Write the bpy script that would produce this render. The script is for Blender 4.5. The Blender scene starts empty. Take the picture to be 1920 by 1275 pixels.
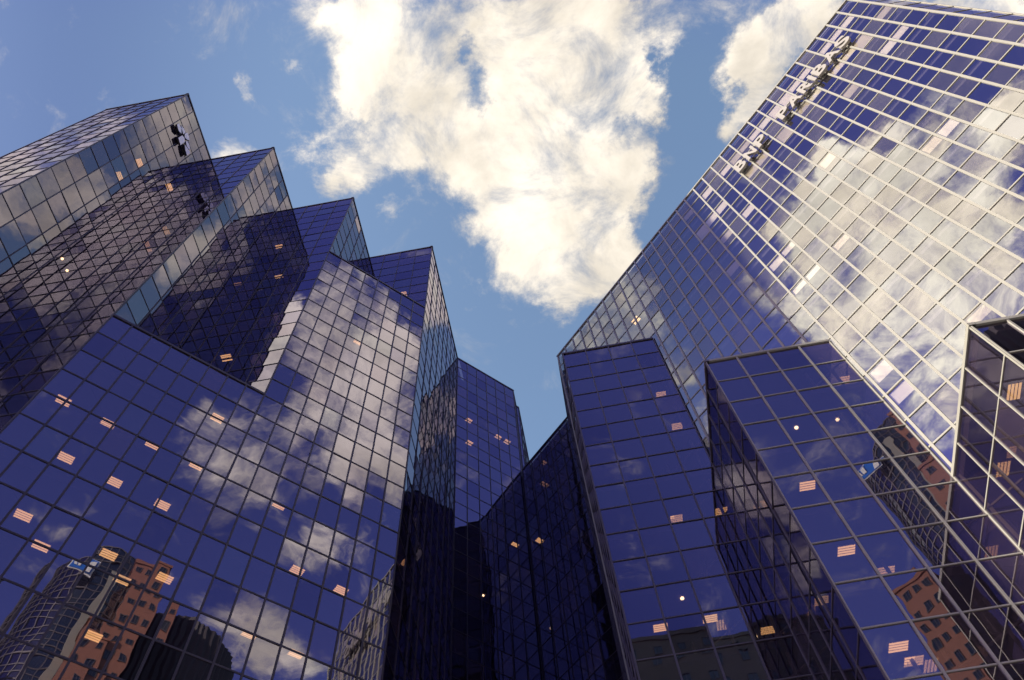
import bpy, bmesh, math, random
from mathutils import Vector, Matrix
from mathutils.bvhtree import BVHTree
random.seed(7)
S = bpy.context.scene
COL = S.collection

# ------------------------------------------------------------ camera, sky, sun
RC = ((0.984553468, 0.167403890, -0.051287488),
      (-0.172546297, 0.878024615, -0.446430903),
      (-0.029702593, 0.448384559, 0.893347101))      # world -> view axes (right, down, forward)
FPX = 1475.06 / 1920.0
cam = bpy.data.cameras.new('camera'); co = bpy.data.objects.new('camera', cam); COL.objects.link(co)
cam.sensor_width = 36.0; cam.lens = 36.0 * FPX; cam.clip_end = 6000; cam.clip_start = 0.1
m = Matrix(((RC[0][0], -RC[1][0], -RC[2][0], 0), (RC[0][1], -RC[1][1], -RC[2][1], 0),
            (RC[0][2], -RC[1][2], -RC[2][2], 0), (0, 0, 0, 1)))
co.matrix_world = m
S.camera = co
S.view_settings.view_transform = 'Standard'; S.view_settings.look = 'None'
S.view_settings.exposure = 0.9; S.view_settings.gamma = 1.0
S.render.engine = 'CYCLES'
S.cycles.max_bounces = 10; S.cycles.glossy_bounces = 6; S.cycles.transparent_max_bounces = 12
S.cycles.diffuse_bounces = 3; S.cycles.sample_clamp_indirect = 6

SUN_EL = math.radians(18.0)
SUN_AZ = math.atan2(-0.955, -0.297)                  # compass style: x = sin, y = cos
sd = Vector((math.sin(SUN_AZ) * math.cos(SUN_EL), math.cos(SUN_AZ) * math.cos(SUN_EL), math.sin(SUN_EL)))
sl = bpy.data.lights.new('sun', 'SUN'); sl.energy = 4.9; sl.angle = math.radians(0.5); sl.color = (1.0, 0.90, 0.72)
so = bpy.data.objects.new('sun', sl); COL.objects.link(so)
so.rotation_euler = sd.to_track_quat('Z', 'Y').to_euler()

class NT:
    """tiny helper for node trees"""
    def __init__(s, nt): s.nt = nt; s.n = nt.nodes; s.l = nt.links
    def add(s, t, **kw):
        nd = s.n.new(t)
        for k, v in kw.items(): setattr(nd, k, v)
        return nd
    def link(s, a, b): s.l.new(a, b)
    def setin(s, sock, v):
        if isinstance(v, bpy.types.NodeSocket): s.l.new(v, sock)
        else: sock.default_value = v
    def math(s, op, a, b=0.0, c=None, clamp=False):
        nd = s.n.new('ShaderNodeMath'); nd.operation = op; nd.use_clamp = clamp
        s.setin(nd.inputs[0], a); s.setin(nd.inputs[1], b)
        if c is not None: s.setin(nd.inputs[2], c)
        return nd.outputs[0]
    def vmath(s, op, a, b):
        nd = s.n.new('ShaderNodeVectorMath'); nd.operation = op
        s.setin(nd.inputs[0], a); s.setin(nd.inputs[1], b)
        return nd.outputs['Value'] if op in ('DISTANCE', 'LENGTH', 'DOT_PRODUCT') else nd.outputs[0]
    def ramp(s, v, a, b, c=0.0, d=1.0, smooth=True):
        nd = s.n.new('ShaderNodeMapRange'); nd.interpolation_type = 'SMOOTHSTEP' if smooth else 'LINEAR'
        s.setin(nd.inputs[0], v)
        for i, x in enumerate((a, b, c, d)): nd.inputs[i + 1].default_value = x
        return nd.outputs[0]
    def noise(s, vec, scale, detail=6.0, rough=0.55, dist=0.0, col=False):
        nd = s.n.new('ShaderNodeTexNoise'); s.setin(nd.inputs['Vector'], vec)
        nd.inputs['Scale'].default_value = scale; nd.inputs['Detail'].default_value = detail
        nd.inputs['Roughness'].default_value = rough; nd.inputs['Distortion'].default_value = dist
        return nd.outputs['Color' if col else 'Fac']
    def mix(s, f, a, b):
        nd = s.n.new('ShaderNodeMix'); nd.data_type = 'RGBA'
        s.setin(nd.inputs[0], f); s.setin(nd.inputs[6], a); s.setin(nd.inputs[7], b)
        return nd.outputs[2]

# cloud deck: soft blobs laid out on a flat layer overhead, (x/z, y/z) of the view direction, radius
CLOUDS = [(-0.158, 0.046, 0.058, 0.9), (-0.108, 0.049, 0.068, 0.85), (-0.053, 0.089, 0.089, 0.8), (0.037, 0.086, 0.108, 1), (0.117, 0.112, 0.099, 1), (-0.135, 0.105, 0.06, 0.8), (-0.112, 0.146, 0.092, 0.85), (-0.163, 0.19, 0.084, 1), (-0.224, 0.213, 0.054, 1), (-0.09, 0.196, 0.115, 1), (-0.032, 0.248, 0.107, 1), (0.042, 0.18, 0.134, 1), (0.122, 0.175, 0.113, 1), (0.172, 0.21, 0.047, 0.8), (0.074, 0.233, 0.096, 1), (-0.002, 0.318, 0.112, 1), (0.024, 0.384, 0.116, 1), (0.081, 0.334, 0.101, 1), (0.129, 0.292, 0.066, 1), (0.145, 0.338, 0.068, 1), (0.058, 0.454, 0.072, 1), (0.123, 0.41, 0.071, 1), (0.215, 0.099, 0.069, 0.7), (0.179, 0.135, 0.061, 1), (0.278, 0.099, 0.05, 0.6), (0.347, 0.152, 0.093, 1), (0.314, 0.184, 0.063, 1), (0.332, 0.232, 0.075, 1), (0.297, 0.273, 0.055, 1), (0.412, 0.127, 0.082, 1), (0.604, 0.149, 0.075, 1), (-0.287, 0.109, 0.026, 0.6), (-0.327, 0.17, 0.042, 0.75), (-0.166, 0.284, 0.035, 0.7), (-0.227, 0.095, 0.014, 0.35), (0.2, 0.283, 0.031, 0.5), (0.16, 0.262, 0.032, 0.5), (-0.079, 0.44, 0.022, 0.5), (-0.468, -0.468, 0.163, 1.1), (-0.507, -0.589, 0.17, 1.1), (-0.7, -0.685, 0.103, 1), (-0.649, -0.426, 0.083, 0.8), (-0.297, -0.653, 0.07, 0.9), (-0.505, -0.318, 0.044, 0.6), (-0.389, -0.536, 0.145, 1), (-0.424, -0.444, 0.122, 1), (-0.476, -0.638, 0.142, 1), (-0.328, -0.636, 0.083, 1), (-0.574, -0.502, 0.174, 1), (-0.599, -0.627, 0.152, 0.9), (-0.5, -0.424, 0.102, 1), (-0.745, -0.575, 0.104, 0.9), (-0.559, -0.378, 0.065, 0.7), (-0.693, -0.223, 0.049, 1), (-0.596, -0.209, 0.04, 0.8), (-0.417, -0.364, 0.06, 0.8), (0.411, -0.294, 0.085, 1), (0.513, -0.253, 0.14, 1.1), (0.48, -0.198, 0.075, 0.8), (0.592, -0.322, 0.135, 1), (0.692, -0.266, 0.114, 1), (0.598, -0.479, 0.139, 0.9), (0.55, -0.527, 0.068, 0.6), (0.786, -0.428, 0.1, 1), (0.829, -0.388, 0.062, 0.7), (0.955, -0.581, 0.138, 1), (1.042, -0.542, 0.108, 1), (0.648, -0.773, 0.06, 0.5), (0.805, -0.655, 0.08, 0.6), (0.367, -0.23, 0.07, 0.8), (0.545, 0.181, 0.067, 0.9), (0.631, 0.201, 0.069, 1), (0.487, 0.228, 0.068, 0.9), (0.369, 0.152, 0.053, 0.9), (0.391, 0.275, 0.057, 1), (0.338, 0.234, 0.044, 1), (0.448, 0.294, 0.07, 1), (0.123, 0.452, 0.073, 1), (0.099, 0.408, 0.059, 1), (-0.505, -0.121, 0.129, 0.8), (-0.386, -0.487, 0.115, 1.3), (-0.342, -0.443, 0.05, 0.8), (-0.597, -0.144, 0.067, 0.9), (0.605, 0.164, 0.08, 1), (0.531, 0.163, 0.064, 0.8), (-0.333, -0.894, 0.111, 1), (-0.395, -1.023, 0.103, 1), (-0.292, -0.82, 0.076, 0.7)]
HOLES = [(-0.017, 0.151, 0.026, 0.45), (0.243, 0.257, 0.087, 1), (0.222, 0.168, 0.041, 0.6), (0.235, 0.377, 0.093, 1), (-0.033, 0.116, 0.02, 0.5), (-0.423, -0.232, 0.131, 1), (-0.207, -0.446, 0.13, 1), (0.458, -0.532, 0.155, 1)]

W = bpy.data.worlds.new('World'); S.world = W; W.use_nodes = True
t = NT(W.node_tree); t.n.clear()
out = t.add('ShaderNodeOutputWorld'); bg = t.add('ShaderNodeBackground')
sky = t.add('ShaderNodeTexSky', sky_type='NISHITA', sun_disc=False)
sky.sun_elevation = SUN_EL; sky.sun_rotation = SUN_AZ
sky.air_density = 1.0; sky.dust_density = 1.0; sky.ozone_density = 1.6
SKY_S = 0.15
tc = t.add('ShaderNodeTexCoord'); sep = t.add('ShaderNodeSeparateXYZ'); t.link(tc.outputs['Generated'], sep.inputs[0])
zc = t.math('MAXIMUM', sep.outputs[2], 0.12)
cmb = t.add('ShaderNodeCombineXYZ')
t.link(t.math('DIVIDE', sep.outputs[0], zc), cmb.inputs[0]); t.link(t.math('DIVIDE', sep.outputs[1], zc), cmb.inputs[1])
P0 = cmb.outputs[0]
wn = t.noise(P0, 6.0, 8.0, 0.65, col=True)
warp = t.vmath('MULTIPLY', t.vmath('SUBTRACT', wn, (0.5, 0.5, 0.5)), (0.20, 0.20, 0.0))
P = t.vmath('ADD', P0, warp)
acc = None
for (x, y, r, w) in CLOUDS:
    d = t.vmath('DISTANCE', P, (x, y, 0.0))
    v = t.ramp(d, 0.0, r, w, 0.0)
    acc = v if acc is None else t.math('ADD', acc, v)
for (x, y, r, w) in HOLES:
    acc = t.math('SUBTRACT', acc, t.ramp(t.vmath('DISTANCE', P, (x, y, 0.0)), 0.0, r, w, 0.0))
acc = t.math('MINIMUM', acc, 1.15)
n1 = t.noise(P0, 8.0, 14.0, 0.66, 0.5)
n2 = t.noise(P0, 2.3, 8.0, 0.55, 0.2)
# scattered clouds over the rest of the sky
rad = t.vmath('LENGTH', P0, (0, 0, 0))
far = t.math('MULTIPLY', t.ramp(n2, 0.50, 0.72), t.ramp(rad, 1.35, 2.2, 0.0, 0.8))
dens = t.math('ADD', t.math('ADD', acc, far), t.math('MULTIPLY', t.math('SUBTRACT', n1, 0.5), 3.2))
cover = t.ramp(dens, 0.18, 1.30)
shade = t.math('MULTIPLY', t.ramp(t.noise(P0, 4.5, 10.0, 0.6, 0.3), 0.35, 0.62, 0.62, 1.0), t.ramp(dens, 0.25, 1.25, 0.72, 1.0))
shade = t.math('MULTIPLY', shade, t.ramp(t.vmath('DOT_PRODUCT', P0, (-0.5, -0.86, 0.0)), 0.02, 0.45, 1.0, 1.05))
shade = t.math('MULTIPLY', shade, t.ramp(t.vmath('DOT_PRODUCT', P0, (0.35, -1.0, 0.0)), 0.0, 0.35, 1.0, 1.75))
ccol = t.add('ShaderNodeVectorMath', operation='SCALE'); ccol.inputs[0].default_value = (0.70 / SKY_S, 0.635 / SKY_S, 0.54 / SKY_S)
t.link(shade, ccol.inputs[3])
# the sky deepens away from the sun, towards the south-east
slope = t.vmath('DOT_PRODUCT', P0, (-0.25, 1.0, 0.0))
deep = t.mix(t.ramp(slope, 0.14, -0.28), (1.28, 1.20, 1.12, 1), (0.80, 0.60, 1.18, 1))
skyc = t.vmath('MULTIPLY', sky.outputs[0], deep)
west = t.vmath('DOT_PRODUCT', P0, (-1.0, -0.5, 0.0))
skyc = t.vmath('MULTIPLY', skyc, t.mix(t.ramp(west, 0.10, 0.50), (0.98, 1.0, 1.02, 1), (0.50, 0.53, 0.66, 1)))
fin = t.mix(cover, skyc, ccol.outputs[0])
t.link(fin, bg.inputs[0]); bg.inputs[1].default_value = SKY_S
t.link(bg.outputs[0], out.inputs[0])

# ------------------------------------------------------------ materials
def mat(name):
    mt = bpy.data.materials.new(name); mt.use_nodes = True; t = NT(mt.node_tree); t.n.clear()
    o = t.add('ShaderNodeOutputMaterial'); return mt, t, o

def principled(name, col, rough=0.5, metal=0.0, var=0.15, scale=0.6, bump=0.0, spec=0.5):
    mt, t, o = mat(name)
    b = t.add('ShaderNodeBsdfPrincipled'); g = t.add('ShaderNodeNewGeometry')
    n = t.noise(g.outputs['Position'], scale, 8.0, 0.65)
    c = t.mix(n, tuple(x * (1 - var) for x in col) + (1,), tuple(min(1, x * (1 + var)) for x in col) + (1,))
    t.link(c, b.inputs['Base Color']); b.inputs['Roughness'].default_value = rough; b.inputs['Metallic'].default_value = metal
    b.inputs['Specular IOR Level'].default_value = spec
    if bump:
        bp = t.add('ShaderNodeBump'); bp.inputs['Strength'].default_value = bump
        t.link(t.noise(g.outputs['Position'], scale * 12, 5.0), bp.inputs['Height']); t.link(bp.outputs[0], b.inputs['Normal'])
    t.link(b.outputs[0], o.inputs[0]); return mt

def glass(name, tint, ior, see, wave=0.0024, lift=0.05, liftcol=(0.10, 0.08, 0.14)):
    mt, t, o = mat(name)
    g = t.add('ShaderNodeNewGeometry')
    bp = t.add('ShaderNodeBump'); bp.inputs['Strength'].default_value = 1.0; bp.inputs['Distance'].default_value = wave
    t.link(t.noise(g.outputs['Position'], 0.9, 1.0, 0.4), bp.inputs['Height'])
    fr = t.add('ShaderNodeFresnel'); t.link(t.math('MULTIPLY_ADD', g.outputs['Backfacing'], 1.0 / ior - ior, ior), fr.inputs['IOR'])   # same reflectance from both sides
    gl = t.add('ShaderNodeBsdfGlossy'); gl.inputs['Roughness'].default_value = 0.0; gl.inputs['Color'].default_value = tint + (1,)
    t.link(bp.outputs[0], gl.inputs['Normal'])
    tr = t.add('ShaderNodeBsdfTransparent'); tr.inputs['Color'].default_value = see + (1,)
    df = t.add('ShaderNodeBsdfDiffuse')  # weak diffuse tint lifts the darkest reflections; the brightening is put into the colour
    mottle = t.noise(g.outputs['Position'], 0.22, 7.0, 0.6)
    df.inputs['Color'].default_value = liftcol + (1,)
    m1 = t.add('ShaderNodeMixShader'); t.link(t.math('MULTIPLY', t.ramp(mottle, 0.30, 0.75, 0.35, 1.0), lift * 2), m1.inputs[0])
    t.link(tr.outputs[0], m1.inputs[1]); t.link(df.outputs[0], m1.inputs[2])
    m2 = t.add('ShaderNodeMixShader'); t.link(fr.outputs[0], m2.inputs[0])
    t.link(m1.outputs[0], m2.inputs[1]); t.link(gl.outputs[0], m2.inputs[2])
    t.link(m2.outputs[0], o.inputs[0]); return mt

def emit(name, col, st):
    mt, t, o = mat(name); e = t.add('ShaderNodeEmission'); e.inputs[0].default_value = col + (1,); e.inputs[1].default_value = st
    t.link(e.outputs[0], o.inputs[0]); return mt

M = {}
M['glass_blue'] = glass('glass_blue', (0.92, 0.86, 1.0), 2.6, (0.34, 0.28, 0.28), lift=0.08)
M['glass_grey'] = glass('glass_grey', (0.90, 0.82, 0.96), 2.55, (0.32, 0.28, 0.34), lift=0.16, liftcol=(0.16, 0.12, 0.16))
M['glass_pale'] = glass('glass_pale', (0.96, 0.98, 0.98), 4.6, (0.96, 0.95, 0.95), wave=0.0014)
M['glass_pale_grey'] = glass('glass_pale_grey', (0.93, 0.91, 0.88), 4.2, (0.94, 0.92, 0.90), wave=0.0025, lift=0.22, liftcol=(0.20, 0.185, 0.17))
M['glass_deep'] = glass('glass_deep', (0.84, 0.78, 0.98), 2.4, (0.34, 0.28, 0.30), lift=0.05)
M['glass_green'] = glass('glass_green', (0.88, 0.86, 0.96), 2.75, (0.34, 0.30, 0.28), lift=0.10)
M['glass_pale_clear'] = glass('glass_pale_clear', (0.96, 0.96, 0.99), 4.2, (0.95, 0.95, 0.95), lift=0.06, liftcol=(0.2, 0.2, 0.2))
M['glass_far'] = glass('glass_far', (0.8, 0.86, 0.9), 2.4, (0.2, 0.22, 0.25), wave=0.004)
M['frame_dark'] = principled('frame_dark', (0.042, 0.034, 0.044), 0.45, 0.0)
M['frame_light'] = principled('frame_light', (0.30, 0.295, 0.255), 0.45, 0.0, 0.08)
M['frame_mid'] = principled('frame_mid', (0.11, 0.10, 0.11), 0.4, 0.0, 0.1)
M['roof'] = principled('roof', (0.15, 0.14, 0.14), 0.9, bump=0.3)
M['slab'] = principled('slab', (0.10, 0.09, 0.10), 0.9)
M['core'] = principled('core', (0.06, 0.05, 0.07), 0.9)
M['blind'] = principled('blind', (0.70, 0.64, 0.53), 0.8, 0.0, 0.06)
M['letter'] = principled('letter', (0.31, 0.295, 0.27), 0.55, 0.0, 0.06)
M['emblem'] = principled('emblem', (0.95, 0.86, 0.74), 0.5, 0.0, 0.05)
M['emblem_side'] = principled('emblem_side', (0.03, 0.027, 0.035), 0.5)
M['lamp'] = emit('lamp', (1.0, 0.60, 0.24), 1.5)
M['lamp_housing'] = principled('lamp_housing', (0.5, 0.36, 0.24), 0.6)
M['lamp_round'] = emit('lamp_round', (1.0, 0.75, 0.4), 5.0)
M['granite'] = principled('granite', (0.29, 0.125, 0.085), 0.6, 0.0, 0.2, 0.5, bump=0.1)
M['stone'] = principled('stone', (0.16, 0.13, 0.12), 0.85, 0.0, 0.25, 0.4, bump=0.2)
M['dark_clad'] = principled('dark_clad', (0.035, 0.03, 0.035), 0.6)
M['sign_blue'] = principled('sign_blue', (0.03, 0.16, 0.62), 0.4, 0.0, 0.05)
M['sign_white'] = principled('sign_white', (0.85, 0.85, 0.82), 0.4, 0.0, 0.03)
M['paving'] = principled('paving', (0.22, 0.20, 0.19), 0.85, 0.0, 0.2, 0.3, bump=0.2)

# ------------------------------------------------------------ mesh helpers
def link_mesh(name, verts, faces, mats, parent=None, midx=None):
    me = bpy.data.meshes.new(name); me.from_pydata([tuple(v) for v in verts], [], faces); me.update()
    for mm in (mats if isinstance(mats, (list, tuple)) else [mats]): me.materials.append(mm)
    if midx: me.polygons.foreach_set('material_index', midx)
    o = bpy.data.objects.new(name, me); COL.objects.link(o)
    if parent is not None: o.parent = parent
    return o

class MB:
    def __init__(s): s.v = []; s.f = []; s.m = []
    def quad(s, a, b, c, d, mi=0):
        i = len(s.v); s.v += [a, b, c, d]; s.f.append((i, i + 1, i + 2, i + 3)); s.m.append(mi)
    def poly(s, pts, mi=0):
        i = len(s.v); s.v += list(pts); s.f.append(tuple(range(i, i + len(pts)))); s.m.append(mi)
    def box(s, o, ex, ey, ez, mi=0):
        """o corner, ex/ey/ez edge vectors (right handed)"""
        o, ex, ey, ez = Vector(o), Vector(ex), Vector(ey), Vector(ez)
        i = len(s.v)
        s.v += [o, o + ex, o + ex + ey, o + ey, o + ez, o + ex + ez, o + ex + ey + ez, o + ey + ez]
        for q in ((0, 3, 2, 1), (4, 5, 6, 7), (0, 1, 5, 4), (1, 2, 6, 5), (2, 3, 7, 6), (3, 0, 4, 7)):
            s.f.append(tuple(i + k for k in q)); s.m.append(mi)
    def prism(s, pts, z0, z1, mi=0, top=None):
        n = len(pts); i = len(s.v)
        s.v += [Vector((p[0], p[1], z0)) for p in pts] + [Vector((p[0], p[1], z1)) for p in pts]
        s.f.append(tuple(i + k for k in reversed(range(n)))); s.m.append(mi)
        s.f.append(tuple(i + n + k for k in range(n))); s.m.append(mi if top is None else top)
        for k in range(n):
            j = (k + 1) % n; s.f.append((i + k, i + j, i + n + j, i + n + k)); s.m.append(mi)
    def build(s, name, mats, parent=None): return link_mesh(name, s.v, s.f, mats, parent, s.m if s.m else None)

def thing(name, label, cat, loc=(0, 0, 0), group=None):
    o = bpy.data.objects.new(name, None); COL.objects.link(o); o.location = loc
    o['label'] = label; o['category'] = cat
    if group: o['group'] = group
    return o
def into(parent, o):
    """child keeps its world place under a thing whose empty stands at its base"""
    o.parent = parent; o.matrix_parent_inverse = Matrix.Translation(-Vector(root_loc(parent)))
    return o
def root_loc(o):
    p = Vector((0, 0, 0))
    while o is not None:
        if o.type == 'EMPTY' or o.get('placed'): p += Vector(o.location)
        o = o.parent
    return p

GZ = -1.6
CELLS = {}       # thing -> list of glass cells (centre, 4 corners, material)
WALLS = []
def facade(th, p0, p1, ztop, ncol, row, glassm, frame, cap=True, vw=0.06, hw=0.055, zlow=GZ, grey=0.42, wname='curtain_wall', blinds=False, vp=0.045, tilt=0.0048, ends=(1, 1)):
    p0, p1 = Vector(p0 + (0,)), Vector(p1 + (0,)); dv = p1 - p0; L = dv.length; d = dv / L; n = Vector((d.y, -d.x, 0)); up = Vector((0, 0, 1))
    cw = L / ncol; mb = MB()
    nrow = int(math.ceil((ztop - zlow) / row - 1e-6))
    for i in range(ncol + 1):
        a = i * cw - vw / 2; b = i * cw + vw / 2
        if i == 0: a, b = (-(vp - 0.003) if ends[0] else 0.003), vw * 0.6
        if i == ncol: a, b = L - vw * 0.6, (L + vp - 0.003 if ends[1] else L - 0.003)

        mb.box(p0 + d * a + n * vp + up * zlow, d * (b - a), -n * (0.05 + vp), up * (ztop - zlow))
    for r in range(1, nrow + 1):
        z = ztop - r * row
        if z < zlow + 0.1: break
        mb.box(p0 + d * 0.004 + n * (vp * 0.6) + up * (z - hw / 2), d * (L - 0.008), -n * (vp * 0.6 + 0.04), up * hw)
    if cap:
        mb.box(p0 - d * (0.115 if ends[0] else 0.0) + n * (vp + 0.02) + up * ztop, d * (L + 0.1 * (ends[0] + ends[1])), -n * (0.2 + vp), up * 0.16)
    w = mb.build(wname, frame); into(th, w)
    a0, a1 = p0 + up * zlow, p1 + up * zlow
    WALLS.append((a0, a1, p1 + up * ztop, p0 + up * ztop))
    cl = CELLS.setdefault(th.name, [])
    for i in range(ncol):
        for r in range(nrow):
            zt = ztop - r * row; zb = max(zlow, zt - row)
            x0, x1 = i * cw, (i + 1) * cw
            tx, tz = random.gauss(0, tilt), random.gauss(0, tilt)
            cx = (x0 + x1) / 2; cz = (zt + zb) / 2; q = []
            for (x, z) in ((x0, zb), (x1, zb), (x1, zt), (x0, zt)):
                q.append(p0 + d * x + up * z + n * max(-0.03, min(0.03, ((x - cx) * tx + (z - cz) * tz))))
            cl.append((q, random.choice(glassm[1:]) if random.random() < grey else glassm[0], w, n))
            if blinds: blinds(p0, d, n, x0, x1, zb, zt, i, r)
    return w

def project(p):
    c = [sum(RC[i][k] * p[k] for k in range(3)) for i in range(3)]
    if c[2] <= 0.1: return None
    return (c[0] / c[2] * FPX + 0.5, c[1] / c[2] * FPX + 0.332)
def finish_glass(th, keep=98):
    vs = []; fs = []
    for w in WALLS: i = len(vs); vs += list(w); fs.append((i, i + 1, i + 2, i + 3))
    bvh = finish_glass.bvh = getattr(finish_glass, 'bvh', None) or BVHTree.FromPolygons(vs, fs)
    sc = []
    for k, (q, mm, w, n) in enumerate(CELLS[th.name]):
        c = sum(q, Vector()) / 4
        if c.dot(n) >= 0: continue
        pp = [project(v) for v in q]
        if None in pp: continue
        mx = sum(p[0] for p in pp) / 4; my = sum(p[1] for p in pp) / 4
        if not (0 < mx < 1 and 0 < my < 0.664): continue
        h = bvh.ray_cast(Vector((0, 0, 0)), c.normalized())
        if h[3] is not None and h[3] < c.length - 0.4: continue
        ar = abs(sum(pp[i][0] * pp[(i + 1) % 4][1] - pp[(i + 1) % 4][0] * pp[i][1] for i in range(4))) / 2
        sc.append((-ar, k))
    sc.sort(); top = set(k for _, k in sc[:keep])
    rest = MB(); mats = []
    for k, (q, mm, w, n) in enumerate(CELLS[th.name]):
        if k in top:
            c = sum(q, Vector()) / 4
            o = link_mesh('glass_panel', [v - c for v in q], [(0, 1, 2, 3)], mm)
            o.parent = w; o.location = c      # walls carry world coordinates
        else:
            if mm not in mats: mats.append(mm)
            rest.quad(*q, mi=mats.index(mm))
    o = rest.build('glass_panel', mats); into(th, o); o['kind'] = 'stuff'

def storeys(th, poly, core, ztop, step=4.0, inset=None):
    """floor slabs and the dark core behind the glass"""
    mb = MB(); z = ztop - 0.01; k = 0
    while z > GZ + 1:
        mb.prism(poly, z - 0.35, z, 0); z -= step
    into(th, mb.build('floor_slab', M['slab']))
    mb = MB(); mb.prism(core, GZ, ztop - 0.4); into(th, mb.build('inner_core', M['core']))
    mb = MB(); mb.poly([Vector((p[0], p[1], ztop + 0.05)) for p in poly]); into(th, mb.build('roof', M['roof']))

def ceiling_light(th, x, y, z, ang, w=0.74, dpt=0.52, strips=4, st=None):
    mb = MB(); c, s = math.cos(ang), math.sin(ang); ux, uy = Vector((c, s, 0)), Vector((-s, c, 0)); o = Vector((x, y, z))
    mb.box(o - ux * w / 2 - uy * dpt / 2 - Vector((0, 0, 0.05)), ux * w, uy * dpt, Vector((0, 0, 0.049)), 0)
    sw = dpt / (strips * 2)
    for i in range(strips):
        mb.box(o - ux * (w / 2 - 0.03) - uy * (dpt / 2 - sw * (2 * i + 0.5)) - Vector((0, 0, 0.065)), ux * (w - 0.06), uy * sw * 1.3, Vector((0, 0, 0.014)), 1)
    into(th, mb.build('ceiling_light', [M['lamp_housing'], M['lamp']]))
def round_light(th, x, y, z, r=0.09):
    mb = MB(); mb.prism([(x + r * math.cos(a * math.pi / 6), y + r * math.sin(a * math.pi / 6)) for a in range(12)], z - 0.05, z - 0.001)
    into(th, mb.build('round_ceiling_lamp', M['lamp_round']))

# ------------------------------------------------------------ ground
mb = MB(); mb.quad(*[Vector(p) for p in ((-3000, -3000, GZ), (3000, -3000, GZ), (3000, 3000, GZ), (-3000, 3000, GZ))])
g = mb.build('ground', M['paving']); g['kind'] = 'structure'

# ------------------------------------------------------------ left stepped tower
TX = [-28.97, -22.50, -16.05, -9.20]; TY = [8.00, 14.42, 20.85, 27.55]; H = 80.0
gb = (M['glass_blue'], M['glass_grey'], M['glass_deep'], M['glass_green'])
LT = thing('stepped_glass_tower', 'tall dark blue mirrored tower with four sawtooth corners and a raised emblem', 'building', (-20, 30, GZ))
F = M['frame_dark']
facade(LT, (-37.05, 8.0), (TX[0], 8.0), H, 5, 2.0, gb, F)
for i in range(4):
    yn = TY[i + 1] if i < 3 else 41.25
    facade(LT, (TX[i], TY[i]), (TX[i], yn), H, 4 if i < 3 else 8, 2.0, gb, F, ends=(1, 0), zlow={1: 40.0, 2: 64.0}.get(i, GZ))
    if i < 3: facade(LT, (TX[i], TY[i + 1]), (TX[i + 1], TY[i + 1]), H, 4, 2.0, gb, F, ends=(0, 1), zlow={1: 40.0, 2: 64.0}.get(i, GZ))
facade(LT, (TX[1] + 0.02, TY[1] - 0.02), (TX[2] + 0.02, TY[2] - 0.02), 40.0, 8, 2.0, gb, F, ends=(0, 0), grey=0.12, vw=0.085, hw=0.08)
facade(LT, (TX[2] + 0.02, TY[2] - 0.02), (TX[3] + 0.02, TY[3] - 0.02), 64.0, 8, 2.0, gb, F, ends=(0, 0), grey=0.25, vw=0.085, hw=0.08)
mb = MB()
for i, z in ((1, 40.05), (2, 64.05)):
    mb.poly([Vector((TX[i], TY[i], z)), Vector((TX[i + 1], TY[i + 1], z)), Vector((TX[i], TY[i + 1], z))])
into(LT, mb.build('terrace_roof', M['roof']))
e = 0.12
poly = [(-37.05 + e, 8 + e)]
for i in range(4):
    poly += [(TX[i] - e, TY[i] + e), (TX[i] - e, (TY[i + 1] if i < 3 else 60.0) + e)]
poly += [(-37.05 + e, 60)]
storeys(LT, poly, [(-36, 16), (-33, 16), (-13.5, 35.5), (-13.5, 60), (-36, 60)], H)
mb = MB()
for i, zt in ((1, 40.0), (2, 64.0)):
    z = zt - 0.02
    while z > GZ + 1:
        mb.prism([(TX[i] - 0.1, TY[i] + 0.25), (TX[i + 1] - 0.25, TY[i + 1] + 0.1), (TX[i] - 0.1, TY[i + 1] + 0.1)], z - 0.347, z - 0.003); z -= 4.0
into(LT, mb.build('floor_slab', M['slab']))
mb = MB(); mb.box((-37.05, 60, GZ), (0, -51.9, 0), (0.1, 0, 0), (0, 0, H - GZ)); mb.box((-36.9, 60.1, GZ), (27.6, 0, 0), (0, 0.1, 0), (0, 0, H - GZ))
into(LT, mb.build('rear_wall', M['dark_clad']))
ceiling_light(LT, -24.21, 16.85, 35.638, 0.785)
ceiling_light(LT, -22.65, 17.9, 31.638, 0.785)
ceiling_light(LT, -22.59, 18.59, 35.638, 0.785)
ceiling_light(LT, -20.93, 20.35, 35.638, 0.785)
ceiling_light(LT, -19.26, 22.17, 35.638, 0.785)
ceiling_light(LT, -21.03, 19.65, 31.638, 0.785)
ceiling_light(LT, -19.33, 21.42, 31.638, 0.785)
ceiling_light(LT, -22.71, 18.05, 27.638, 0.785)
ceiling_light(LT, -22.7, 19.75, 27.638, 0.785)
ceiling_light(LT, -15.78, 25.66, 35.638, 0.785)
ceiling_light(LT, -18.95, 21.56, 39.638, 0.785)
ceiling_light(LT, -14.19, 26.83, 31.638, 0.785)
ceiling_light(LT, -20.1, 20.81, 27.638, 0.785)
ceiling_light(LT, -18.24, 22.61, 27.638, 0.785)
ceiling_light(LT, -20.09, 22.3, 27.638, 0.785)
ceiling_light(LT, -12.36, 28.63, 31.638, 0.785)
ceiling_light(LT, -15.81, 26.88, 27.638, 0.785)
ceiling_light(LT, -19.4, 21.59, 23.638, 0.785)
ceiling_light(LT, -13.82, 25.84, 55.638, 0.785)
ceiling_light(LT, -13.97, 28.49, 27.638, 0.785)
ceiling_light(LT, -30.34, 11.38, 67.638, 1.571)
ceiling_light(LT, -30.5, 11.43, 63.638, 1.571)
ceiling_light(LT, -30.35, 14.65, 71.638, 1.571)
ceiling_light(LT, -30.53, 18.07, 67.638, 1.571)
ceiling_light(LT, -29.13, 22.15, 67.638, 0.0)
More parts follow.
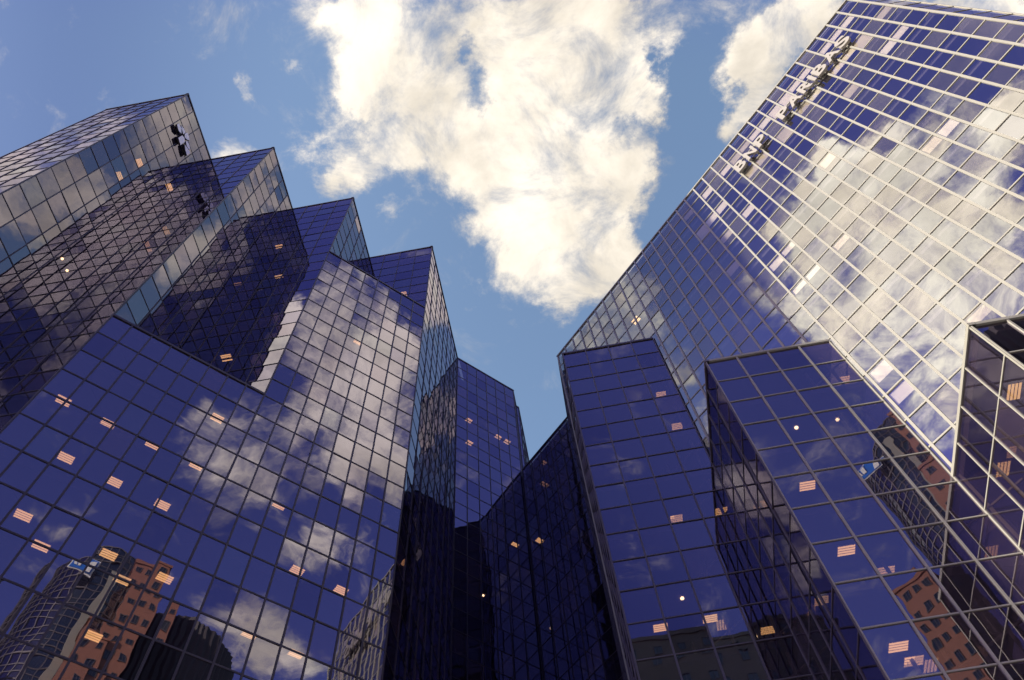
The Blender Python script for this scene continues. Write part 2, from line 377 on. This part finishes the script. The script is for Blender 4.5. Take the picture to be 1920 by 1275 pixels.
ceiling_light(LT, -20.69, 22.18, 63.638, 0.0)
ceiling_light(LT, -20.63, 21.49, 47.638, 0.0)
ceiling_light(LT, -22.38, 21.99, 71.638, 0.0)
ceiling_light(LT, -12.04, 28.9, 71.638, 0.0)
round_light(LT, -30.62, 13.96, 51.638)
round_light(LT, -30.66, 14.82, 51.638)
round_light(LT, -30.64, 15.82, 51.638)

# ------------------------------------------------------------ tower at the back
BT = thing('rear_glass_tower', 'narrow dark blue glass tower in the centre, set back between the two big blocks', 'building', (-7, 50, GZ))
facade(BT, (-9.17, 41.28), (-3.65, 46.75), 80.0, 6, 2.0, gb, F, ends=(0, 1))
facade(BT, (-3.65, 46.75), (-3.65, 48.95), 80.0, 2, 2.0, gb, F, ends=(0, 0))
facade(BT, (-3.65, 48.95), (-3.40, 49.2), 80.0, 1, 2.0, gb, F, ends=(0, 0))
facade(BT, (-3.40, 49.2), (-3.40, 62.0), 80.0, 8, 2.0, (M['glass_pale'], M['glass_blue']), F, ends=(0, 1))
storeys(BT, [(-9.0, 41.7), (-3.8, 46.9), (-3.8, 49.1), (-3.55, 49.4), (-3.55, 62), (-9.0, 62)], [(-8, 47), (-6.5, 48), (-6.5, 61), (-8, 61)], 80.0)
ceiling_light(BT, -8.54, 44.53, 71.638, 0.785)
ceiling_light(BT, -8.53, 44.71, 67.638, 0.785)
ceiling_light(BT, -5.83, 47.24, 71.638, 0.785)
ceiling_light(BT, -4.97, 48.05, 71.638, 0.785)
ceiling_light(BT, -5.1, 48.49, 55.638, 0.785)
ceiling_light(BT, -2.78, 48.48, 55.638, 0.785)
round_light(BT, -7.73, 46.16, 47.638)
round_light(BT, -2.07, 52.21, 51.638)

# ------------------------------------------------------------ right tower
RT = thing('light_gridded_glass_tower', 'broad glass tower on the right with sunlit cream mullions and raised rooftop lettering', 'building', (15, 45, GZ))
FL = M['frame_light']
gp = (M['glass_pale'], M['glass_pale_grey'], M['glass_pale_grey'], M['glass_pale_clear'])
BL = []
def blind_rule(p0, d, n, x0, x1, zb, zt, i, r):
    if i < 15: return
    pr = {1: 0.85, 3: 0.6, 5: 0.3}.get(r, 0.16 if r % 2 == 1 else 0.02)
    if r > 24 or random.random() > pr: return
    drop = random.choice((0.45, 0.5, 0.5, 0.55, 0.97)) if r < 8 else random.choice((0.3, 0.35, 0.45, 0.5))
    BL.append((p0 + d * (x0 + 0.06) - n * 0.10 + Vector((0, 0, zt - drop * (zt - zb))), d * (x1 - x0 - 0.12), -n * 0.01, Vector((0, 0, drop * (zt - zb) - 0.05))))
cD0, cD1 = (1.75, 34.60), (27.95, 8.40)
facade(RT, cD0, cD1, 64.0, 33, 2.0, gp, FL, hw=0.085, vw=0.125, vp=0.06, grey=0.5, blinds=blind_rule, tilt=0.0042)
facade(RT, cD1, (29.45, 8.40), 64.0, 1, 2.0, gp, FL, ends=(0, 1))
facade(RT, (-3.53, 46.63), (1.75, 41.35), 64.0, 5, 2.0, gb, F, ends=(0, 0))
facade(RT, (1.75, 41.35), (1.75, 34.60), 64.0, 5, 2.0, gb, F, ends=(0, 0))
mb = MB(); mb.box((29.45, 8.5, GZ), (-0.1, 0, 0), (0, 53.5, 0), (0, 0, 64 - GZ)); mb.box((-3.5, 46.9, GZ), (0.1, 0, 0), (0, 15, 0), (0, 0, 64 - GZ))
mb.box((-3.3, 62, GZ), (32.7, 0, 0), (0, 0.1, 0), (0, 0, 64 - GZ)); into(RT, mb.build('rear_wall', M['dark_clad']))
storeys(RT, [(1.95, 34.75), (28.05, 8.65), (29.3, 8.65), (29.3, 61.9), (-3.3, 61.9), (-3.3, 46.8), (1.95, 41.5)],
        [(7, 38), (26, 19), (26, 60), (1, 60), (1, 50)], 64.0)
for q in BL[:96]:
    mb = MB(); mb.box(*q); into(RT, mb.build('window_blind', M['blind']))
if len(BL) > 96:
    mb = MB()
    for q in BL[96:]: mb.box(*q)
    o = mb.build('window_blind', M['blind']); into(RT, o); o['kind'] = 'stuff'
ceiling_light(RT, 8.62, 30.09, 59.638, -0.785)

# ------------------------------------------------------------ low stepped wing in front
RX = [1.79, 8.56, 15.07, 21.3]; RY = [27.73, 21.24, 14.66, 8.2]; RH = [51.4, 35.75, 24.0]
WG = thing('low_stepped_glass_wing', 'low wing of three dark navy glass blocks stepping down in front of the gridded tower', 'building', (12, 22, GZ))
FM = M['frame_mid']  # shaded faces take a darker frame colour than sunlit ones; shade is painted in
for i in range(3):
    row = 2.0
    ytop = 34.5 if i == 0 else RY[i - 1]
    facade(WG, (RX[i], ytop), (RX[i], RY[i]), RH[i], 4, row, gb, FM if i < 2 else FL, ends=(0, 1), wname='side_curtain_wall')
    facade(WG, (RX[i], RY[i]), (RX[i + 1] if i < 2 else 21.5, RY[i]), RH[i], 4 if i < 2 else 5, row, gb, FM if i == 0 else FL, ends=(0, 0 if i < 2 else 1), grey=0.2, vw=0.08, vp=0.07)
    x1 = RX[i + 1] if i < 2 else 21.5
    pl = [(RX[i] + e, RY[i] + e), (x1 - e, RY[i] + e), (x1 - e, 36.05 - x1 if 36.05 - x1 > RY[i] + e else RY[i] + e + 0.3), (RX[i] + e, 36.05 - RX[i])]
    storeys(WG, pl, [(RX[i] + 4.2, RY[i] + 4.2), (x1 - 0.5, RY[i] + 4.2), (x1 - 0.5, RY[i] + 5), (RX[i] + 4.2, RY[i] + 5)], RH[i], step=row * 2)
ceiling_light(WG, 7.98, 29.81, 47.038, 0.0)
ceiling_light(WG, 8.14, 29.88, 43.038, 0.0)
ceiling_light(WG, 6.14, 30.56, 35.038, 0.0)
ceiling_light(WG, 8.71, 30.57, 35.038, 0.0)
ceiling_light(WG, 3.49, 30, 27.038, 0.0)
ceiling_light(WG, 5.87, 29.94, 27.038, 0.0)
ceiling_light(WG, 8.6, 31.33, 27.038, 0.0)
ceiling_light(WG, 10.64, 23.27, 27.388, 0.0)
ceiling_light(WG, 10.63, 23.4, 23.388, 0.0)
ceiling_light(WG, 12.26, 24.86, 23.388, 0.0)
ceiling_light(WG, 10.77, 24.31, 19.388, 0.0)
ceiling_light(WG, 11.37, 25.18, 19.388, 0.0)
ceiling_light(WG, 15.64, 23.47, 35.388, 0.0)
round_light(WG, 11.67, 23.06, 31.388)
round_light(WG, 13.66, 23, 31.388)
round_light(WG, 4.65, 28.38, 27.038)
ceiling_light(WG, 16.67, 17.39, 23.638, 1.571)
ceiling_light(WG, 16.67, 20.86, 23.638, 1.571)

# ------------------------------------------------------------ raised lettering on the gridded tower
dD = (Vector(cD1 + (0,)) - Vector(cD0 + (0,))).normalized(); nD = Vector((dD.y, -dD.x, 0)); upv = Vector((0, 0, 1))
mid = Vector(cD0 + (0,)) + dD * (dD.dot(-Vector(cD0 + (0,))))     # point of the wall where u = 0
SG = thing('rooftop_lettering', 'grey raised letters reading BNP PARIBAS along the top of the gridded tower', 'sign', tuple(mid + dD * 5 + nD * 0.5 + upv * 58.0))
def letter(ch, u, z, w, h, dep=0.20):
    cu = bpy.data.curves.new('glyph', 'FONT'); cu.body = ch; cu.size = 1.0; cu.extrude = 0.5; cu.offset = 0.03
    ob = bpy.data.objects.new('glyph', cu); COL.objects.link(ob)
    dg = bpy.context.evaluated_depsgraph_get(); me = bpy.data.meshes.new_from_object(ob.evaluated_get(dg))
    bpy.data.objects.remove(ob)
    xs = [v.co.x for v in me.vertices]; ys = [v.co.y for v in me.vertices]
    sx = w / (max(xs) - min(xs)); sy = h / (max(ys) - min(ys)); x0 = min(xs); y0 = min(ys)
    for v in me.vertices:
        a, b, c = (v.co.x - x0) * sx, (v.co.y - y0) * sy, v.co.z * dep
        v.co = mid + dD * (u + a) + upv * (z + b) + nD * (0.34 + c)
    me.materials.clear(); me.materials.append(M['letter'])
    o = bpy.data.objects.new('letter', me); COL.objects.link(o); into(SG, o); o['label'] = 'raised grey letter ' + ch
for k, ch in enumerate('BNP'): letter(ch, -0.78 + k * 1.13, 57.95, 0.92, 1.55)
for k, ch in enumerate('PARIBAS'):
    u = [3.98, 5.02, 6.22, 7.32, 7.72, 8.82, 10.02][k]
    letter(ch, u, 57.95, {'I': 0.24}.get(ch, 0.94 if ch != 'A' else 1.08), 1.55)
mb = MB()
for (u0, u1) in ((-0.75, 2.4), (4.0, 10.9)):
    for z in (58.25, 59.15):
        mb.box(mid + dD * u0 + nD * 0.235 + upv * z, dD * (u1 - u0), -nD * 0.05, upv * 0.06)
    k = u0 + 0.3
    while k < u1:
        mb.box(mid + dD * k + nD * 0.184 + upv * 58.27, dD * 0.05, -nD * 0.11, upv * 0.03); k += 1.13
into(SG, mb.build('mounting_rail', M['frame_mid']))

# ------------------------------------------------------------ emblem on the left tower
EM = thing('wall_emblem', 'raised pale emblem of angular petals near the top corner of the stepped tower', 'emblem', (TX[0] + 0.1, 11.2, 73.4))
PET = [[(9.74, 73.98), (9.76, 74.52), (10.21, 74.69), (10.63, 74.22), (10.28, 73.86)],
       [(10.78, 73.21), (10.80, 74.31), (11.11, 74.59), (11.42, 74.30), (11.43, 73.11)],
       [(10.80, 75.03), (10.81, 75.71), (11.18, 75.78), (11.53, 75.50), (11.32, 74.99), (11.05, 74.71)],
       [(11.42, 74.59), (11.47, 75.02), (11.89, 75.14), (12.26, 74.98), (12.18, 74.68), (11.80, 74.46)],
       [(11.60, 74.11), (11.94, 74.40), (12.52, 74.74), (12.56, 73.71), (12.05, 73.80)],
       [(9.98, 74.92), (10.59, 75.32), (10.73, 75.26), (10.78, 74.63), (10.25, 74.73)]]
for pts in PET:
    mb = MB(); n = len(pts); xf = TX[0] + 0.33; xb = TX[0] + 0.14
    mb.poly([Vector((xf, y, z)) for y, z in pts], 0)
    mb.poly([Vector((xb, y, z)) for y, z in reversed(pts)], 1)
    for k in range(n):
        a, b = pts[k], pts[(k + 1) % n]
        mb.quad(Vector((xf, a[0], a[1])), Vector((xb, a[0], a[1])), Vector((xb, b[0], b[1])), Vector((xf, b[0], b[1])), 1)
    o = mb.build('petal', [M['emblem'], M['emblem_side']]); into(EM, o)
    bm = bmesh.new(); bm.from_mesh(o.data); bmesh.ops.remove_doubles(bm, verts=bm.verts, dist=1e-4); bmesh.ops.recalc_face_normals(bm, faces=bm.faces); bm.to_mesh(o.data); bm.free()

# ------------------------------------------------------------ buildings across the street (seen mirrored in the glass)
def polar(az, dist, o=(-36.9, 36.9)): a = math.radians(az); return Vector((o[0] + dist * math.cos(a), o[1] + dist * math.sin(a), 0))
PT = thing('round_glass_and_granite_tower', 'round glass tower with pink granite shafts and a blue rooftop sign, mirrored in the facades', 'building', tuple(polar(-43.4, 162) + Vector((0, 0, GZ))))
def drum(th, c, r, z0, z1, nseg, row, gm, fm, name):
    mb = MB(); fr = MB()
    nr = int((z1 - z0) / row)
    ring = lambda rr, z: [Vector((c.x + rr * math.cos(2 * math.pi * k / nseg), c.y + rr * math.sin(2 * math.pi * k / nseg), z)) for k in range(nseg)]
    for j in range(nr):
        a, b = ring(r, z0 + j * row), ring(r, z0 + (j + 1) * row)
        for k in range(nseg): q = (k + 1) % nseg; mb.quad(a[k], a[q], b[q], b[k])
    mb.poly(ring(r, z0 + nr * row))
    for k in range(nseg):
        a = 2 * math.pi * k / nseg; dd = Vector((math.cos(a), math.sin(a), 0)); tt = Vector((-dd.y, dd.x, 0))
        fr.box(Vector((c.x, c.y, z0)) + dd * (r + 0.16) - tt * 0.09, -dd * 0.22, tt * 0.18 * -1, Vector((0, 0, nr * row)))
    for j in range(nr + 1):
        z = z0 + j * row
        a, b, a2, b2 = ring(r + 0.12, z - 0.1), ring(r + 0.12, z + 0.12), ring(r - 0.05, z - 0.1), ring(r - 0.05, z + 0.12)
        for k in range(nseg):
            q = (k + 1) % nseg; fr.quad(a[k], a[q], b[q], b[k]); fr.quad(b[k], b[q], b2[q], b2[k]); fr.quad(a2[k], a2[q], a[q], a[k])
    w = mb.build(name, gm); into(th, w); f = fr.build('mullion_grid', fm); into(th, f)
def block(th, c, ang, w, dp, z0, z1, wallm, nwin, floors, fh, name='wall', winm=None, limit=40):
    """box with windows in its two street faces; ang is the direction of the front"""
    a = math.radians(ang); n = Vector((math.cos(a), math.sin(a), 0)); d = Vector((-n.y, n.x, 0)); up = Vector((0, 0, 1))
    mb = MB(); o = Vector((c.x, c.y, z0))
    mb.box(o - d * w / 2 - n * dp / 2, n * dp, d * w, up * (z1 - z0)); 
    mb.box(o - d * (w / 2 + 0.25) - n * (dp / 2 + 0.25) + up * (z1 - z0 + 0.0), n * (dp + 0.5), d * (w + 0.5), up * 0.7)
    into(th, mb.build(name, wallm))
    for (nn, dd, off, wid, cnt) in ((n, d, dp / 2, w, nwin), (d, -n, w / 2, dp, max(1, int(nwin * dp / w))), (-d, n, w / 2, dp, max(1, int(nwin * dp / w)))):
        for f in range(floors):
            for k in range(cnt):
                u = -wid / 2 + wid * (k + 0.5) / cnt; z = z1 - 2.6 - f * fh
                if z < z0 + 1: continue
                wb = MB(); ww, wh = min(1.1, wid / cnt * 0.45), 1.5
                q = Vector((c.x, c.y, z)) + nn * (off + 0.02) + dd * (u - ww / 2)
                for (a0, b0, a1, b1) in ((-0.1, -0.12, ww + 0.1, 0), (-0.1, wh, ww + 0.1, wh + 0.12), (-0.1, 0, 0, wh), (ww, 0, ww + 0.1, wh), (ww / 2 - 0.04, 0, ww / 2 + 0.04, wh)):
                    wb.box(q + dd * a0 + up * b0 + nn * 0.10, -nn * 0.11, dd * (a1 - a0) * 1, up * (b1 - b0), 0)
                wb.quad(q + up * 0, q + dd * ww, q + dd * ww + up * wh, q + up * wh, 1)
                winlist.append((th, wb))
def emit_windows(mats, limit=98):
    global winlist
    rest = {}
    cnt = {}
    for th, wb in winlist:
        cnt[th.name] = cnt.get(th.name, 0) + 1
        if cnt[th.name] <= limit: into(th, wb.build('window', mats))
        else:
            r = rest.setdefault(th.name, (th, MB()))[1]; i = len(r.v); r.v += wb.v; r.f += [tuple(i + k for k in f) for f in wb.f]; r.m += wb.m
    for th, r in rest.values(): o = r.build('window', mats); into(th, o); o['kind'] = 'stuff'
    winlist = []
winlist = []
pc = polar(-43.4, 162)
drum(PT, pc, 12.0, GZ, 144.0, 40, 2.0, M['glass_far'], M['frame_mid'], 'round_glass_wall')
drum(PT, pc, 9.0, 144.2, 148.2, 32, 2.0, M['glass_far'], M['frame_mid'], 'round_crown')
block(PT, polar(-40.2, 152), 137, 7, 16, GZ, 137.5, M['granite'], 3, 30, 4.0, 'granite_shaft')
block(PT, polar(-49.0, 154), 133, 7, 10, GZ, 106.0, M['granite'], 3, 30, 4.0, 'granite_shaft')
block(PT, polar(-41.6, 147), 137, 6, 8, GZ, 118.0, M['granite'], 2, 24, 4.0, 'granite_shaft')
mb = MB(); 
for k in range(7): # pale vertical fin up the front of the drum
    pass
fa = math.radians(133.5); fn = Vector((math.cos(fa), math.sin(fa), 0)); ft = Vector((-fn.y, fn.x, 0))
mb.box(Vector((pc.x, pc.y, 100)) + fn * 12.4 - ft * 0.9, -fn * 0.5, -ft * -1.8, Vector((0, 0, 38)))
into(PT, mb.build('pale_fin', M['frame_light']))
# its sign: blue panel, white edge, white swept shapes
sa = math.radians(139); sn = Vector((math.cos(sa), math.sin(sa), 0)); st_ = Vector((-sn.y, sn.x, 0)); sp = Vector((pc.x, pc.y, 136.5)) + sn * 12.8 - Vector((0.687, 0.727, 0)) * 6.0
SN = thing('blue_panel_sign', 'blue panel sign with white border and white swept shapes on the round tower', 'sign', tuple(sp))
def panel(pts, off, m_, name, th):
    mb = MB(); f = [sp + st_ * (-0.9 * x) + upv * 0.9 * y + sn * off for x, y in pts]; b = [p - sn * 0.12 for p in f]; n = len(f)
    mb.poly(f); mb.poly(list(reversed(b)))
    for k in range(n): q = (k + 1) % n; mb.quad(f[q], f[k], b[k], b[q])
    o = mb.build(name, m_); into(th, o); bm = bmesh.new(); bm.from_mesh(o.data); bmesh.ops.recalc_face_normals(bm, faces=bm.faces); bm.to_mesh(o.data); bm.free()
panel([(-3.6, -2.2), (3.4, -2.4), (3.6, 2.2), (-3.4, 2.4)], 0.0, M['sign_white'], 'white_border', SN)
panel([(-3.3, -1.9), (3.1, -2.1), (3.3, 1.9), (-3.1, 2.1)], 0.15, M['sign_blue'], 'blue_panel', SN)
panel([(-3.1, 1.6), (-2.2, 1.9), (-1.7, -0.9), (-2.6, -0.7)], 0.30, M['sign_white'], 'white_stroke', SN)
panel([(-1.7, 1.7), (-0.5, 1.7), (-0.6, -0.8), (-1.4, -0.9)], 0.30, M['sign_white'], 'white_stroke', SN)
panel([(1.2, -1.9), (2.9, -1.9), (3.0, 1.2), (2.2, 0.8), (1.6, -0.2)], 0.30, M['sign_white'], 'white_stroke', SN)

DK = thing('dark_round_tower', 'dark round fluted tower standing beside the granite tower, seen mirrored', 'building', tuple(polar(-36.2, 168) + Vector((0, 0, GZ))))
mb = MB(); dc = polar(-36.4, 168); pts = []
for k in range(96):
    a = 2 * math.pi * k / 96; r = 12.5 + (0.5 if k % 2 else 0); pts.append((dc.x + r * math.cos(a), dc.y + r * math.sin(a)))
mb.prism(pts, GZ, 138.0); into(DK, mb.build('fluted_wall', M['dark_clad']))
mb = MB(); mb.box(dc + Vector((-4, -4, 138)), (6, 0, 0), (0, 6, 0), (0, 0, 3.5)); into(DK, mb.build('roof_plant', M['dark_clad']))
mb = MB(); q = dc + Vector((-3, 9, 138.2)); mb.prism([(q.x + 1.4 * math.cos(a * math.pi / 8), q.y + 1.4 * math.sin(a * math.pi / 8)) for a in range(16)], 138.01, 139.2)
into(DK, mb.build('roof_dish', M['sign_white']))

OS = thing('dark_stone_block', 'dark stone office block with low domed roofs across the street, seen mirrored', 'building', (6, -48, GZ))
block(OS, Vector((4, -50, 0)), 90, 44, 26, GZ, 80.0, M['stone'], 12, 19, 4.1, 'stone_wall')
def dome(th, c, r, h, z):
    mb = MB(); n = 24; rows = 5
    for j in range(rows):
        a0, a1 = j / rows * math.pi / 2, (j + 1) / rows * math.pi / 2
        for k in range(n):
            p = [Vector((c[0] + r * math.cos(a) * math.cos(2 * math.pi * b / n), c[1] + r * math.cos(a) * math.sin(2 * math.pi * b / n), z + h * math.sin(a))) for a, b in ((a0, k), (a0, k + 1), (a1, k + 1), (a1, k))]
            mb.quad(*p)
    into(th, mb.build('roof_dome', M['stone']))
dome(OS, (-8, -44), 6, 3.6, 80.7); dome(OS, (7, -44), 5.5, 3.2, 80.7); dome(OS, (20, -45), 5, 3.0, 80.7)
emit_windows([M['frame_mid'], M['glass_far']])

for th in (LT, BT, RT, WG): finish_glass(th)
